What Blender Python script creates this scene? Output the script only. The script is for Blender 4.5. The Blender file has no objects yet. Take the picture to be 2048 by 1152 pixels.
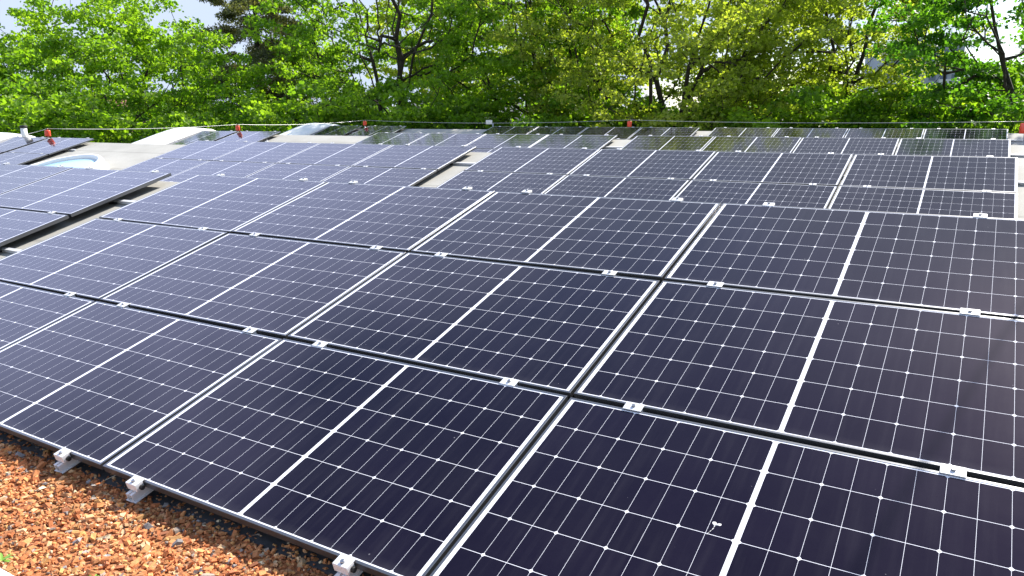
import bpy, math, random
import numpy as np
from math import radians, sin, cos, tan, pi
from mathutils import Vector, Matrix

scene = bpy.context.scene
COL = scene.collection

# ------------------------------------------------------------------ camera
cam_data = bpy.data.cameras.new('camera')
cam = bpy.data.objects.new('camera', cam_data)
COL.objects.link(cam)
cam.location = (3.2116, -1.7778, 1.5089)
cam.rotation_euler = (radians(90 - 12.331), 0, radians(30.938))
cam_data.sensor_width = 36
cam_data.lens = 1538.76 / 2048 * 36
cam_data.clip_start = 0.05
cam_data.clip_end = 3000
scene.camera = cam

# ------------------------------------------------------------------ world
SUN_AZ = math.atan2(0.234, 0.972)      # from +Y towards +X
SUN_EL = radians(43)
world = bpy.data.worlds.new("World")
scene.world = world
world.use_nodes = True
wn, wl = world.node_tree.nodes, world.node_tree.links
bg = wn['Background']
sky = wn.new('ShaderNodeTexSky')
sky.sky_type = 'NISHITA'
sky.sun_disc = False
sky.sun_elevation = SUN_EL
sky.sun_rotation = SUN_AZ
sky.air_density = 1.0
sky.dust_density = 0.6
tc = wn.new('ShaderNodeTexCoord')
sep = wn.new('ShaderNodeSeparateXYZ'); wl.new(tc.outputs['Generated'], sep.inputs[0])
zadd = wn.new('ShaderNodeMath'); zadd.operation = 'ADD'; zadd.inputs[1].default_value = 0.22
wl.new(sep.outputs['Z'], zadd.inputs[0])
zmax = wn.new('ShaderNodeMath'); zmax.operation = 'MAXIMUM'; zmax.inputs[1].default_value = 0.12
wl.new(zadd.outputs[0], zmax.inputs[0])
dv = wn.new('ShaderNodeVectorMath'); dv.operation = 'DIVIDE'
cmb = wn.new('ShaderNodeCombineXYZ')
for i in range(3): wl.new(zmax.outputs[0], cmb.inputs[i])
wl.new(tc.outputs['Generated'], dv.inputs[0]); wl.new(cmb.outputs[0], dv.inputs[1])
cn = wn.new('ShaderNodeTexNoise'); cn.inputs['Scale'].default_value = 1.25
cn.inputs['Detail'].default_value = 7; cn.inputs['Roughness'].default_value = 0.55
wl.new(dv.outputs[0], cn.inputs['Vector'])
# clouds thin out towards the zenith
zr = wn.new('ShaderNodeMapRange'); zr.inputs['From Min'].default_value = 0.46; zr.inputs['From Max'].default_value = 0.88
zr.inputs['To Min'].default_value = -0.08; zr.inputs['To Max'].default_value = 0.16
wl.new(sep.outputs['Z'], zr.inputs['Value'])
# extra cloud added on the left to brighten what the left panels mirror
xr = wn.new('ShaderNodeMapRange'); xr.inputs['From Min'].default_value = -0.25; xr.inputs['From Max'].default_value = -0.62
xr.inputs['To Min'].default_value = 0.0; xr.inputs['To Max'].default_value = -0.10
wl.new(sep.outputs['X'], xr.inputs['Value'])
zx = wn.new('ShaderNodeMath'); zx.operation = 'ADD'
wl.new(zr.outputs[0], zx.inputs[0]); wl.new(xr.outputs[0], zx.inputs[1])
csub = wn.new('ShaderNodeMath'); csub.operation = 'SUBTRACT'
wl.new(cn.outputs['Fac'], csub.inputs[0]); wl.new(zx.outputs[0], csub.inputs[1])
cr = wn.new('ShaderNodeValToRGB')
cr.color_ramp.elements[0].position = 0.42; cr.color_ramp.elements[0].color = (0, 0, 0, 1)
cr.color_ramp.elements[1].position = 0.62; cr.color_ramp.elements[1].color = (1, 1, 1, 1)
wl.new(csub.outputs[0], cr.inputs[0])
cmix = wn.new('ShaderNodeMix'); cmix.data_type = 'RGBA'
wl.new(cr.outputs[0], cmix.inputs['Factor'])
wl.new(sky.outputs[0], cmix.inputs['A'])
# the added cloud is boosted above the frame to lighten the left panels' reflections
bk = wn.new('ShaderNodeMapRange'); bk.interpolation_type = 'SMOOTHSTEP'
bk.inputs['From Min'].default_value = -0.30; bk.inputs['From Max'].default_value = -0.80
bk.inputs['To Min'].default_value = 0.0; bk.inputs['To Max'].default_value = 1.0
wl.new(sep.outputs['X'], bk.inputs['Value'])
bz = wn.new('ShaderNodeMapRange'); bz.interpolation_type = 'SMOOTHSTEP'
bz.inputs['From Min'].default_value = 0.18; bz.inputs['From Max'].default_value = 0.36
wl.new(sep.outputs['Z'], bz.inputs['Value'])
bm = wn.new('ShaderNodeMath'); bm.operation = 'MULTIPLY'; wl.new(bk.outputs[0], bm.inputs[0]); wl.new(bz.outputs[0], bm.inputs[1])
bcol = wn.new('ShaderNodeMix'); bcol.data_type = 'RGBA'
bcol.inputs['A'].default_value = (2.9, 3.4, 4.3, 1); bcol.inputs['B'].default_value = (5.4, 6.2, 9.2, 1)
wl.new(bm.outputs[0], bcol.inputs['Factor'])
wl.new(bcol.outputs['Result'], cmix.inputs['B'])
wl.new(cmix.outputs['Result'], bg.inputs['Color'])
bg.inputs['Strength'].default_value = 0.12

# ------------------------------------------------------------------ sun
sl = bpy.data.lights.new('sun', 'SUN')
sl.energy = 5.0
sl.angle = radians(0.53)
sl.color = (1.0, 0.955, 0.88)
sun = bpy.data.objects.new('sun', sl)
COL.objects.link(sun)
sdir = Vector((sin(SUN_AZ) * cos(SUN_EL), cos(SUN_AZ) * cos(SUN_EL), sin(SUN_EL)))
sun.rotation_euler = sdir.to_track_quat('Z', 'Y').to_euler()
sun.location = (0, 0, 30)

vs = scene.view_settings
vs.view_transform = 'Standard'; vs.look = 'None'
vs.exposure = 1.05; vs.gamma = 1.0
vs.use_curve_mapping = False

# ------------------------------------------------------------------ helpers
def tag(o, label=None, cat=None, group=None, kind=None):
    if label: o['label'] = label
    if cat: o['category'] = cat
    if group: o['group'] = group
    if kind: o['kind'] = kind
    return o

def empty(name, loc=(0, 0, 0), rot=(0, 0, 0), parent=None):
    o = bpy.data.objects.new(name, None)
    o.empty_display_size = 0.1
    COL.objects.link(o)
    o.location = loc; o.rotation_euler = rot
    if parent: o.parent = parent
    return o

class MB:
    def __init__(s): s.v = []; s.f = []; s.m = []; s.sm = []
    def add(s, vs, fs, mi=0, smooth=False, M=None):
        n = len(s.v)
        for p in vs:
            p = Vector(p)
            s.v.append(tuple(M @ p) if M else tuple(p))
        for f in fs:
            s.f.append([n + i for i in f]); s.m.append(mi); s.sm.append(smooth)
    def box(s, x0, x1, y0, y1, z0, z1, mi=0, M=None, b=0.0):
        if b <= 0:
            vs = [(x0,y0,z0),(x1,y0,z0),(x1,y1,z0),(x0,y1,z0),(x0,y0,z1),(x1,y0,z1),(x1,y1,z1),(x0,y1,z1)]
            s.add(vs, [(3,2,1,0),(4,5,6,7),(0,1,5,4),(1,2,6,5),(2,3,7,6),(3,0,4,7)], mi, False, M)
            return
        # bevelled box
        bm_v = []; idx = {}
        def V(p):
            if p not in idx: idx[p] = len(bm_v); bm_v.append(p)
            return idx[p]
        X = (x0, x1); Y = (y0, y1); Z = (z0, z1)
        sg = (1, -1)
        def cx(i,j,k): return (X[i], Y[j]+sg[j]*b, Z[k]+sg[k]*b)
        def cy(i,j,k): return (X[i]+sg[i]*b, Y[j], Z[k]+sg[k]*b)
        def cz(i,j,k): return (X[i]+sg[i]*b, Y[j]+sg[j]*b, Z[k])
        fs = []
        def F(ps, n):
            ids = [V(p) for p in ps]
            a, bb, c = [Vector(bm_v[q]) for q in ids[:3]]
            if (bb-a).cross(c-bb).dot(Vector(n)) < 0: ids = ids[::-1]
            fs.append(ids)
        for i in (0,1):
            n = (2*i-1,0,0); F([cx(i,0,0),cx(i,1,0),cx(i,1,1),cx(i,0,1)], n)
            n = (0,2*i-1,0); F([cy(0,i,0),cy(1,i,0),cy(1,i,1),cy(0,i,1)], n)
            n = (0,0,2*i-1); F([cz(0,0,i),cz(1,0,i),cz(1,1,i),cz(0,1,i)], n)
        for i in (0,1):
            for j in (0,1):
                F([cx(i,j,0),cx(i,j,1),cy(i,j,1),cy(i,j,0)], (2*i-1,2*j-1,0))
                F([cx(i,0,j),cx(i,1,j),cz(i,1,j),cz(i,0,j)], (2*i-1,0,2*j-1))
                F([cy(0,i,j),cy(1,i,j),cz(1,i,j),cz(0,i,j)], (0,2*i-1,2*j-1))
                for k in (0,1):
                    F([cx(i,j,k),cy(i,j,k),cz(i,j,k)], (2*i-1,2*j-1,2*k-1))
        s.add(bm_v, fs, mi, False, M)
    def tube(s, pts, rads, n=8, mi=0, smooth=True, caps=True):
        pts = [Vector(p) for p in pts]
        if not hasattr(rads, '__len__'): rads = [rads]*len(pts)
        rings = []
        base = len(s.v)
        up = Vector((0.31, 0.17, 0.93))
        for i, p in enumerate(pts):
            t = (pts[min(i+1, len(pts)-1)] - pts[max(i-1, 0)]).normalized()
            a = t.cross(up)
            if a.length < 1e-3: a = t.cross(Vector((1, 0, 0)))
            a.normalize(); b = t.cross(a)
            for k in range(n):
                an = 2*pi*k/n
                s.v.append(tuple(p + (a*cos(an)+b*sin(an))*rads[i]))
        for i in range(len(pts)-1):
            for k in range(n):
                q = (k+1) % n
                s.f.append([base+i*n+k, base+i*n+q, base+(i+1)*n+q, base+(i+1)*n+k][::-1]); s.m.append(mi); s.sm.append(smooth)
        if caps:
            s.f.append([base+k for k in range(n)]); s.m.append(mi); s.sm.append(False)
            e = base+(len(pts)-1)*n
            s.f.append([e+k for k in range(n)][::-1]); s.m.append(mi); s.sm.append(False)
    def lathe(s, prof, n=24, mi=0, smooth=True, M=None):
        base = len(s.v)
        for (r, z) in prof:
            for k in range(n):
                a = 2*pi*k/n
                p = Vector((r*cos(a), r*sin(a), z))
                s.v.append(tuple(M @ p) if M else tuple(p))
        for i in range(len(prof)-1):
            for k in range(n):
                q = (k+1) % n
                s.f.append([base+i*n+k, base+i*n+q, base+(i+1)*n+q, base+(i+1)*n+k]); s.m.append(mi); s.sm.append(smooth)
        s.f.append([base+k for k in range(n)][::-1]); s.m.append(mi); s.sm.append(False)
        e = base+(len(prof)-1)*n
        s.f.append([e+k for k in range(n)]); s.m.append(mi); s.sm.append(False)
    def extrude_x(s, prof, x0, x1, mi=0, smooth=False):
        # closed polygon in (y,z), counter-clockwise seen from +X
        n = len(prof); base = len(s.v)
        for x in (x0, x1):
            for (y, z) in prof: s.v.append((x, y, z))
        for k in range(n):
            q = (k+1) % n
            s.f.append([base+k, base+q, base+n+q, base+n+k][::-1]); s.m.append(mi); s.sm.append(smooth)
        s.f.append([base+k for k in range(n)][::-1]); s.m.append(mi); s.sm.append(False)
        s.f.append([base+n+k for k in range(n)]); s.m.append(mi); s.sm.append(False)
    def build(s, name, mats, parent=None):
        me = bpy.data.meshes.new(name)
        me.from_pydata(s.v, [], s.f)
        for m in (mats if isinstance(mats, (list, tuple)) else [mats]): me.materials.append(m)
        me.polygons.foreach_set('material_index', s.m)
        me.polygons.foreach_set('use_smooth', s.sm)
        me.update()
        o = bpy.data.objects.new(name, me)
        COL.objects.link(o)
        if parent: o.parent = parent
        return o

def np_mesh(name, verts, faces_n, loops, mats, tint=None, parent=None, smooth=False, mat_idx=None):
    """verts (N,3); faces_n verts per face (constant); loops flat"""
    me = bpy.data.meshes.new(name)
    nf = len(loops)//faces_n
    me.vertices.add(len(verts)); me.vertices.foreach_set('co', verts.astype(np.float32).ravel())
    me.loops.add(len(loops)); me.loops.foreach_set('vertex_index', loops.astype(np.int32))
    me.polygons.add(nf)
    me.polygons.foreach_set('loop_start', np.arange(nf, dtype=np.int32)*faces_n)
    me.polygons.foreach_set('loop_total', np.full(nf, faces_n, np.int32))
    for m in (mats if isinstance(mats, (list, tuple)) else [mats]): me.materials.append(m)
    if mat_idx is not None: me.polygons.foreach_set('material_index', mat_idx.astype(np.int32))
    me.polygons.foreach_set('use_smooth', np.full(nf, smooth, bool))
    if tint is not None:
        ca = me.color_attributes.new('tint', 'FLOAT_COLOR', 'POINT')
        ca.data.foreach_set('color', tint.astype(np.float32).ravel())
    me.update(calc_edges=True); me.validate()
    o = bpy.data.objects.new(name, me)
    COL.objects.link(o)
    if parent: o.parent = parent
    return o

def copy_tree(o, parent=None):
    c = o.copy(); COL.objects.link(c)
    if parent: c.parent = parent
    for ch in o.children: copy_tree(ch, c)
    return c

# ------------------------------------------------------------------ materials
def new_mat(name):
    m = bpy.data.materials.new(name); m.use_nodes = True
    return m, m.node_tree.nodes, m.node_tree.links, m.node_tree.nodes['Principled BSDF']

def simple(name, col, rough=0.5, metal=0.0, noise=0.0, scale=8.0, bump=0.0, spec=0.5):
    m, n, l, p = new_mat(name)
    p.inputs['Base Color'].default_value = (*col, 1)
    p.inputs['Roughness'].default_value = rough
    p.inputs['Metallic'].default_value = metal
    p.inputs['Specular IOR Level'].default_value = spec
    if noise or bump:
        t = n.new('ShaderNodeTexCoord')
        nz = n.new('ShaderNodeTexNoise'); nz.inputs['Scale'].default_value = scale
        nz.inputs['Detail'].default_value = 6; nz.inputs['Roughness'].default_value = 0.65
        l.new(t.outputs['Object'], nz.inputs['Vector'])
        if noise:
            r = n.new('ShaderNodeValToRGB')
            r.color_ramp.elements[0].position = 0.3; r.color_ramp.elements[1].position = 0.7
            r.color_ramp.elements[0].color = (*[c*(1-noise) for c in col], 1)
            r.color_ramp.elements[1].color = (*[min(1, c*(1+noise)) for c in col], 1)
            l.new(nz.outputs['Fac'], r.inputs[0]); l.new(r.outputs[0], p.inputs['Base Color'])
        if bump:
            b = n.new('ShaderNodeBump'); b.inputs['Strength'].default_value = bump; b.inputs['Distance'].default_value = 0.01
            l.new(nz.outputs['Fac'], b.inputs['Height']); l.new(b.outputs[0], p.inputs['Normal'])
    return m

W, H = 1.762, 1.134
CX, RY = 1.779, 1.161
LIP = 0.011

def laminate_material():
    m, n, l, p = new_mat('cell_laminate')
    def math_(op, a, b=None, c=None, clamp=False):
        x = n.new('ShaderNodeMath'); x.operation = op; x.use_clamp = clamp
        for i, v in enumerate((a, b, c)):
            if v is None: continue
            if isinstance(v, (int, float)): x.inputs[i].default_value = v
            else: l.new(v, x.inputs[i])
        return x.outputs[0]
    t = n.new('ShaderNodeTexCoord')
    s = n.new('ShaderNodeSeparateXYZ'); l.new(t.outputs['Object'], s.inputs[0])
    ax = math_('ABSOLUTE', s.outputs['X'])
    C0 = 0.009; EX = W/2 - LIP - 0.0165; PXc = (EX - C0)/9
    EY = H/2 - LIP - 0.006; PYc = EY*2/6
    q = math_('DIVIDE', math_('SUBTRACT', ax, C0), PXc)         # 0 at centre line .. 9 at outer border
    qr = math_('ROUND', q)
    dxl = math_('MULTIPLY', math_('ABSOLUTE', math_('SUBTRACT', q, qr)), PXc)
    odd = math_('MODULO', qr, 2.0)                               # chamfered boundaries: 0,2,4,6,8 from centre
    even = math_('SUBTRACT', 1.0, odd)
    r = math_('DIVIDE', math_('ADD', s.outputs['Y'], EY), PYc)
    rr = math_('ROUND', r)
    dyl = math_('MULTIPLY', math_('ABSOLUTE', math_('SUBTRACT', r, rr)), PYc)
    vline = math_('LESS_THAN', dxl, 0.00055)
    hline = math_('LESS_THAN', dyl, 0.0010)
    centre = math_('LESS_THAN', ax, C0)
    outx = math_('GREATER_THAN', ax, EX)
    outy = math_('GREATER_THAN', math_('ABSOLUTE', s.outputs['Y']), EY)
    # rounded wafer corners: superellipse-like diamond
    sm = math_('ADD', dxl, dyl)
    dia = math_('MULTIPLY', math_('LESS_THAN', sm, 0.0092), even)
    w = math_('MAXIMUM', vline, hline)
    for k in (centre, outx, outy, dia): w = math_('MAXIMUM', w, k)
    # per cell tone (wafers differ a little)
    cellid = n.new('ShaderNodeCombineXYZ')
    l.new(math_('FLOOR', math_('MULTIPLY', q, 0.5)), cellid.inputs[0]); l.new(math_('FLOOR', r), cellid.inputs[1])
    oi = n.new('ShaderNodeObjectInfo')
    l.new(math_('ADD', math_('MULTIPLY', oi.outputs['Random'], 57.0), math_('SIGN', s.outputs['X'])), cellid.inputs[2])
    wnz = n.new('ShaderNodeTexWhiteNoise'); wnz.noise_dimensions = '3D'; l.new(cellid.outputs[0], wnz.inputs['Vector'])
    mixc = n.new('ShaderNodeMix'); mixc.data_type = 'RGBA'
    l.new(wnz.outputs['Value'], mixc.inputs['Factor'])
    mixc.inputs['A'].default_value = (0.0034, 0.0021, 0.0074, 1)
    mixc.inputs['B'].default_value = (0.0048, 0.0029, 0.0100, 1)
    # offset coordinates per panel for dust
    off = n.new('ShaderNodeVectorMath'); off.operation = 'ADD'
    cmbo = n.new('ShaderNodeCombineXYZ')
    l.new(math_('MULTIPLY', oi.outputs['Random'], 91.0), cmbo.inputs[0]); l.new(math_('MULTIPLY', oi.outputs['Random'], 37.0), cmbo.inputs[1])
    l.new(t.outputs['Object'], off.inputs[0]); l.new(cmbo.outputs[0], off.inputs[1])
    # dust film
    nz = n.new('ShaderNodeTexNoise'); nz.inputs['Scale'].default_value = 2.2; nz.inputs['Detail'].default_value = 8; nz.inputs['Roughness'].default_value = 0.7
    l.new(off.outputs[0], nz.inputs['Vector'])
    film = math_('MULTIPLY', math_('SUBTRACT', nz.outputs['Fac'], 0.30, clamp=True), 0.022)
    # dirt gathers along the lower lip
    low = n.new('ShaderNodeMapRange'); low.inputs['From Min'].default_value = -H/2 + 0.06; low.inputs['From Max'].default_value = -H/2 + 0.012
    low.inputs['To Min'].default_value = 0; low.inputs['To Max'].default_value = 0.045
    l.new(s.outputs['Y'], low.inputs['Value'])
    nz2 = n.new('ShaderNodeTexNoise'); nz2.inputs['Scale'].default_value = 14; nz2.inputs['Detail'].default_value = 5
    l.new(off.outputs[0], nz2.inputs['Vector'])
    film = math_('ADD', film, math_('MULTIPLY', low.outputs[0], nz2.outputs['Fac']))
    # rain streaks down the slope
    mp = n.new('ShaderNodeMapping'); mp.inputs['Scale'].default_value = (26, 1.6, 1)
    l.new(off.outputs[0], mp.inputs['Vector'])
    nz3 = n.new('ShaderNodeTexNoise'); nz3.inputs['Scale'].default_value = 1.0; nz3.inputs['Detail'].default_value = 4
    l.new(mp.outputs[0], nz3.inputs['Vector'])
    film = math_('ADD', film, math_('MULTIPLY', math_('SUBTRACT', nz3.outputs['Fac'], 0.48, clamp=True), 0.035))
    # specks
    vo = n.new('ShaderNodeTexVoronoi'); vo.inputs['Scale'].default_value = 26
    l.new(off.outputs[0], vo.inputs['Vector'])
    sc = n.new('ShaderNodeSeparateColor'); l.new(vo.outputs['Color'], sc.inputs[0])
    thr = math_('MULTIPLY', math_('POWER', sc.outputs[0], 9.0), 0.085)
    speck = math_('MULTIPLY', math_('LESS_THAN', vo.outputs['Distance'], thr), math_('MULTIPLY', sc.outputs[1], 0.28))
    dust = math_('MAXIMUM', film, speck)
    mw = n.new('ShaderNodeMix'); mw.data_type = 'RGBA'
    l.new(w, mw.inputs['Factor']); l.new(mixc.outputs['Result'], mw.inputs['A']); mw.inputs['B'].default_value = (0.80, 0.80, 0.83, 1)
    md = n.new('ShaderNodeMix'); md.data_type = 'RGBA'
    l.new(dust, md.inputs['Factor']); l.new(mw.outputs['Result'], md.inputs['A']); md.inputs['B'].default_value = (0.60, 0.57, 0.58, 1)
    l.new(md.outputs['Result'], p.inputs['Base Color'])
    p.inputs['Roughness'].default_value = 0.14
    rgh = math_('ADD', math_('MULTIPLY', nz.outputs['Fac'], 0.06), 0.045)
    l.new(rgh, p.inputs['Roughness'])
    p.inputs['IOR'].default_value = 1.33
    p.inputs['Specular Tint'].default_value = (0.92, 0.70, 1.0, 1)
    p.inputs['Specular IOR Level'].default_value = 0.5
    return m

M_LAM = laminate_material()
M_FRAME = simple('anodised_frame', (0.17, 0.172, 0.18), 0.34, 0.85, 0.06, 30)
M_RAIL = simple('rail_aluminium', (0.66, 0.66, 0.67), 0.5, 0.15, 0.05, 40)
M_STEEL = simple('stainless_bolt', (0.35, 0.35, 0.36), 0.3, 0.9)
M_BLACK = simple('black_rubber', (0.015, 0.015, 0.016), 0.7)
M_RED = simple('red_plastic', (0.72, 0.07, 0.03), 0.35, 0, 0.08, 20)
M_GREY = simple('galvanised_post', (0.46, 0.48, 0.50), 0.45, 0.5, 0.1, 20)
M_WHITE = simple('white_coated_metal', (0.82, 0.82, 0.80), 0.45, 0, 0.03, 3)
M_CABLE = simple('steel_cable', (0.55, 0.55, 0.54), 0.4, 0.6)
M_SLAB = simple('ballast_concrete', (0.20, 0.21, 0.21), 0.9, 0, 0.2, 12, 0.4)
M_SHADED_ROOF = simple('shaded_roof_dark', (0.055, 0.057, 0.060), 0.85, 0, 0.3, 15, 0.3)  # near-black base carries the shade beneath the front panels
M_WALL = simple('rendered_wall', (0.55, 0.53, 0.48), 0.9, 0, 0.08, 3)

def membrane_material():
    m, n, l, p = new_mat('roof_membrane')
    t = n.new('ShaderNodeTexCoord')
    nz = n.new('ShaderNodeTexNoise'); nz.inputs['Scale'].default_value = 1.2; nz.inputs['Detail'].default_value = 9; nz.inputs['Roughness'].default_value = 0.7
    l.new(t.outputs['Object'], nz.inputs['Vector'])
    r = n.new('ShaderNodeValToRGB')
    r.color_ramp.elements[0].position = 0.28; r.color_ramp.elements[0].color = (0.335, 0.322, 0.285, 1)
    r.color_ramp.elements[1].position = 0.75; r.color_ramp.elements[1].color = (0.455, 0.44, 0.395, 1)
    l.new(nz.outputs['Fac'], r.inputs[0])
    # mineral chips
    n2 = n.new('ShaderNodeTexNoise'); n2.inputs['Scale'].default_value = 130; n2.inputs['Detail'].default_value = 3
    l.new(t.outputs['Object'], n2.inputs['Vector'])
    r2 = n.new('ShaderNodeMapRange'); r2.inputs['From Min'].default_value = 0.3; r2.inputs['From Max'].default_value = 0.7
    r2.inputs['To Min'].default_value = 0.86; r2.inputs['To Max'].default_value = 1.1
    l.new(n2.outputs['Fac'], r2.inputs['Value'])
    # lapped sheet seams running across the slope
    wv = n.new('ShaderNodeTexWave'); wv.wave_type = 'BANDS'; wv.bands_direction = 'Y'; wv.inputs['Scale'].default_value = 0.33
    wv.inputs['Distortion'].default_value = 0.05
    l.new(t.outputs['Object'], wv.inputs['Vector'])
    r3 = n.new('ShaderNodeMapRange'); r3.inputs['From Min'].default_value = 0.0; r3.inputs['From Max'].default_value = 0.012
    r3.inputs['To Min'].default_value = 0.78; r3.inputs['To Max'].default_value = 1.0
    l.new(wv.outputs['Fac'], r3.inputs['Value'])
    mu = n.new('ShaderNodeMath'); mu.operation = 'MULTIPLY'; l.new(r2.outputs[0], mu.inputs[0]); l.new(r3.outputs[0], mu.inputs[1])
    vm = n.new('ShaderNodeVectorMath'); vm.operation = 'SCALE'
    l.new(r.outputs[0], vm.inputs[0]); l.new(mu.outputs[0], vm.inputs['Scale'])
    l.new(vm.outputs[0], p.inputs['Base Color'])
    p.inputs['Roughness'].default_value = 0.9
    b = n.new('ShaderNodeBump'); b.inputs['Strength'].default_value = 0.3; b.inputs['Distance'].default_value = 0.004
    l.new(n2.outputs['Fac'], b.inputs['Height']); l.new(b.outputs[0], p.inputs['Normal'])
    return m
M_ROOF = membrane_material()

def tint_material(name, rough=0.8, spec=0.3, bump=0.0):
    m, n, l, p = new_mat(name)
    a = n.new('ShaderNodeAttribute'); a.attribute_name = 'tint'
    p.inputs['Roughness'].default_value = rough; p.inputs['Specular IOR Level'].default_value = spec
    if bump:
        t = n.new('ShaderNodeTexCoord')
        nz = n.new('ShaderNodeTexNoise'); nz.inputs['Scale'].default_value = 160; nz.inputs['Detail'].default_value = 4
        l.new(t.outputs['Object'], nz.inputs['Vector'])
        r = n.new('ShaderNodeMapRange'); r.inputs['To Min'].default_value = 0.75; r.inputs['To Max'].default_value = 1.25
        l.new(nz.outputs['Fac'], r.inputs['Value'])
        vm = n.new('ShaderNodeVectorMath'); vm.operation = 'SCALE'; l.new(a.outputs['Color'], vm.inputs[0]); l.new(r.outputs[0], vm.inputs['Scale'])
        l.new(vm.outputs[0], p.inputs['Base Color'])
        b = n.new('ShaderNodeBump'); b.inputs['Strength'].default_value = bump; b.inputs['Distance'].default_value = 0.003
        l.new(nz.outputs['Fac'], b.inputs['Height']); l.new(b.outputs[0], p.inputs['Normal'])
    else:
        l.new(a.outputs['Color'], p.inputs['Base Color'])
    return m
M_STONE = tint_material('brick_chip', 0.85, 0.3, 0.5)

def leaf_material(name, trans=0.42):
    m, n, l, p = new_mat(name)
    a = n.new('ShaderNodeAttribute'); a.attribute_name = 'tint'
    p.inputs['Roughness'].default_value = 0.45; p.inputs['Specular IOR Level'].default_value = 0.35
    l.new(a.outputs['Color'], p.inputs['Base Color'])
    tr = n.new('ShaderNodeBsdfTranslucent')
    hs = n.new('ShaderNodeVectorMath'); hs.operation = 'MULTIPLY'; hs.inputs[1].default_value = (1.85, 1.95, 0.52)
    l.new(a.outputs['Color'], hs.inputs[0]); l.new(hs.outputs[0], tr.inputs['Color'])
    mx = n.new('ShaderNodeMixShader'); mx.inputs[0].default_value = trans
    l.new(p.outputs[0], mx.inputs[1]); l.new(tr.outputs[0], mx.inputs[2])
    l.new(mx.outputs[0], n['Material Output'].inputs['Surface'])
    return m
M_LEAF = leaf_material('broad_leaf', 0.60)
M_NEEDLE = leaf_material('needle', 0.38)
M_BARK = simple('bark', (0.040, 0.032, 0.024), 0.95, 0, 0.45, 6, 0.8)

def grass_material():
    m, n, l, p = new_mat('grass_ground')
    t = n.new('ShaderNodeTexCoord')
    nz = n.new('ShaderNodeTexNoise'); nz.inputs['Scale'].default_value = 0.35; nz.inputs['Detail'].default_value = 9; nz.inputs['Roughness'].default_value = 0.7
    l.new(t.outputs['Object'], nz.inputs['Vector'])
    r = n.new('ShaderNodeValToRGB')
    r.color_ramp.elements[0].position = 0.35; r.color_ramp.elements[0].color = (0.03, 0.06, 0.015, 1)
    r.color_ramp.elements[1].position = 0.7; r.color_ramp.elements[1].color = (0.09, 0.14, 0.035, 1)
    l.new(nz.outputs['Fac'], r.inputs[0]); l.new(r.outputs[0], p.inputs['Base Color'])
    p.inputs['Roughness'].default_value = 0.95
    return m

# ------------------------------------------------------------------ frames of the sheds
TILT = radians(16.2)
ct, st = cos(TILT), sin(TILT)
SL = 3*RY
ROWS = {  # top edge (y,z) of each array's panel plane
    1: (SL*ct, SL*st), 2: (9.094, 1.080), 3: (14.80, 1.168), 4: (20.53, 1.292)}
ORG = {k: (y - SL*ct, z - SL*st) for k, (y, z) in ROWS.items()}
def on(k, s, d=0.0):
    """(y,z) at distance s up the slope of shed k and d along the plane normal"""
    y0, z0 = ORG[k]
    return (y0 + s*ct - d*st, z0 + s*st + d*ct)

# ------------------------------------------------------------------ ground
gv = np.array([(-900, -900, -5.2), (900, -900, -5.2), (900, 900, -5.2), (-900, 900, -5.2)], float)
g = np_mesh('ground', gv, 4, np.array([0, 1, 2, 3]), grass_material())
tag(g, 'green grassy ground below the roof under the trees', 'ground', kind='structure')

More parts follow.
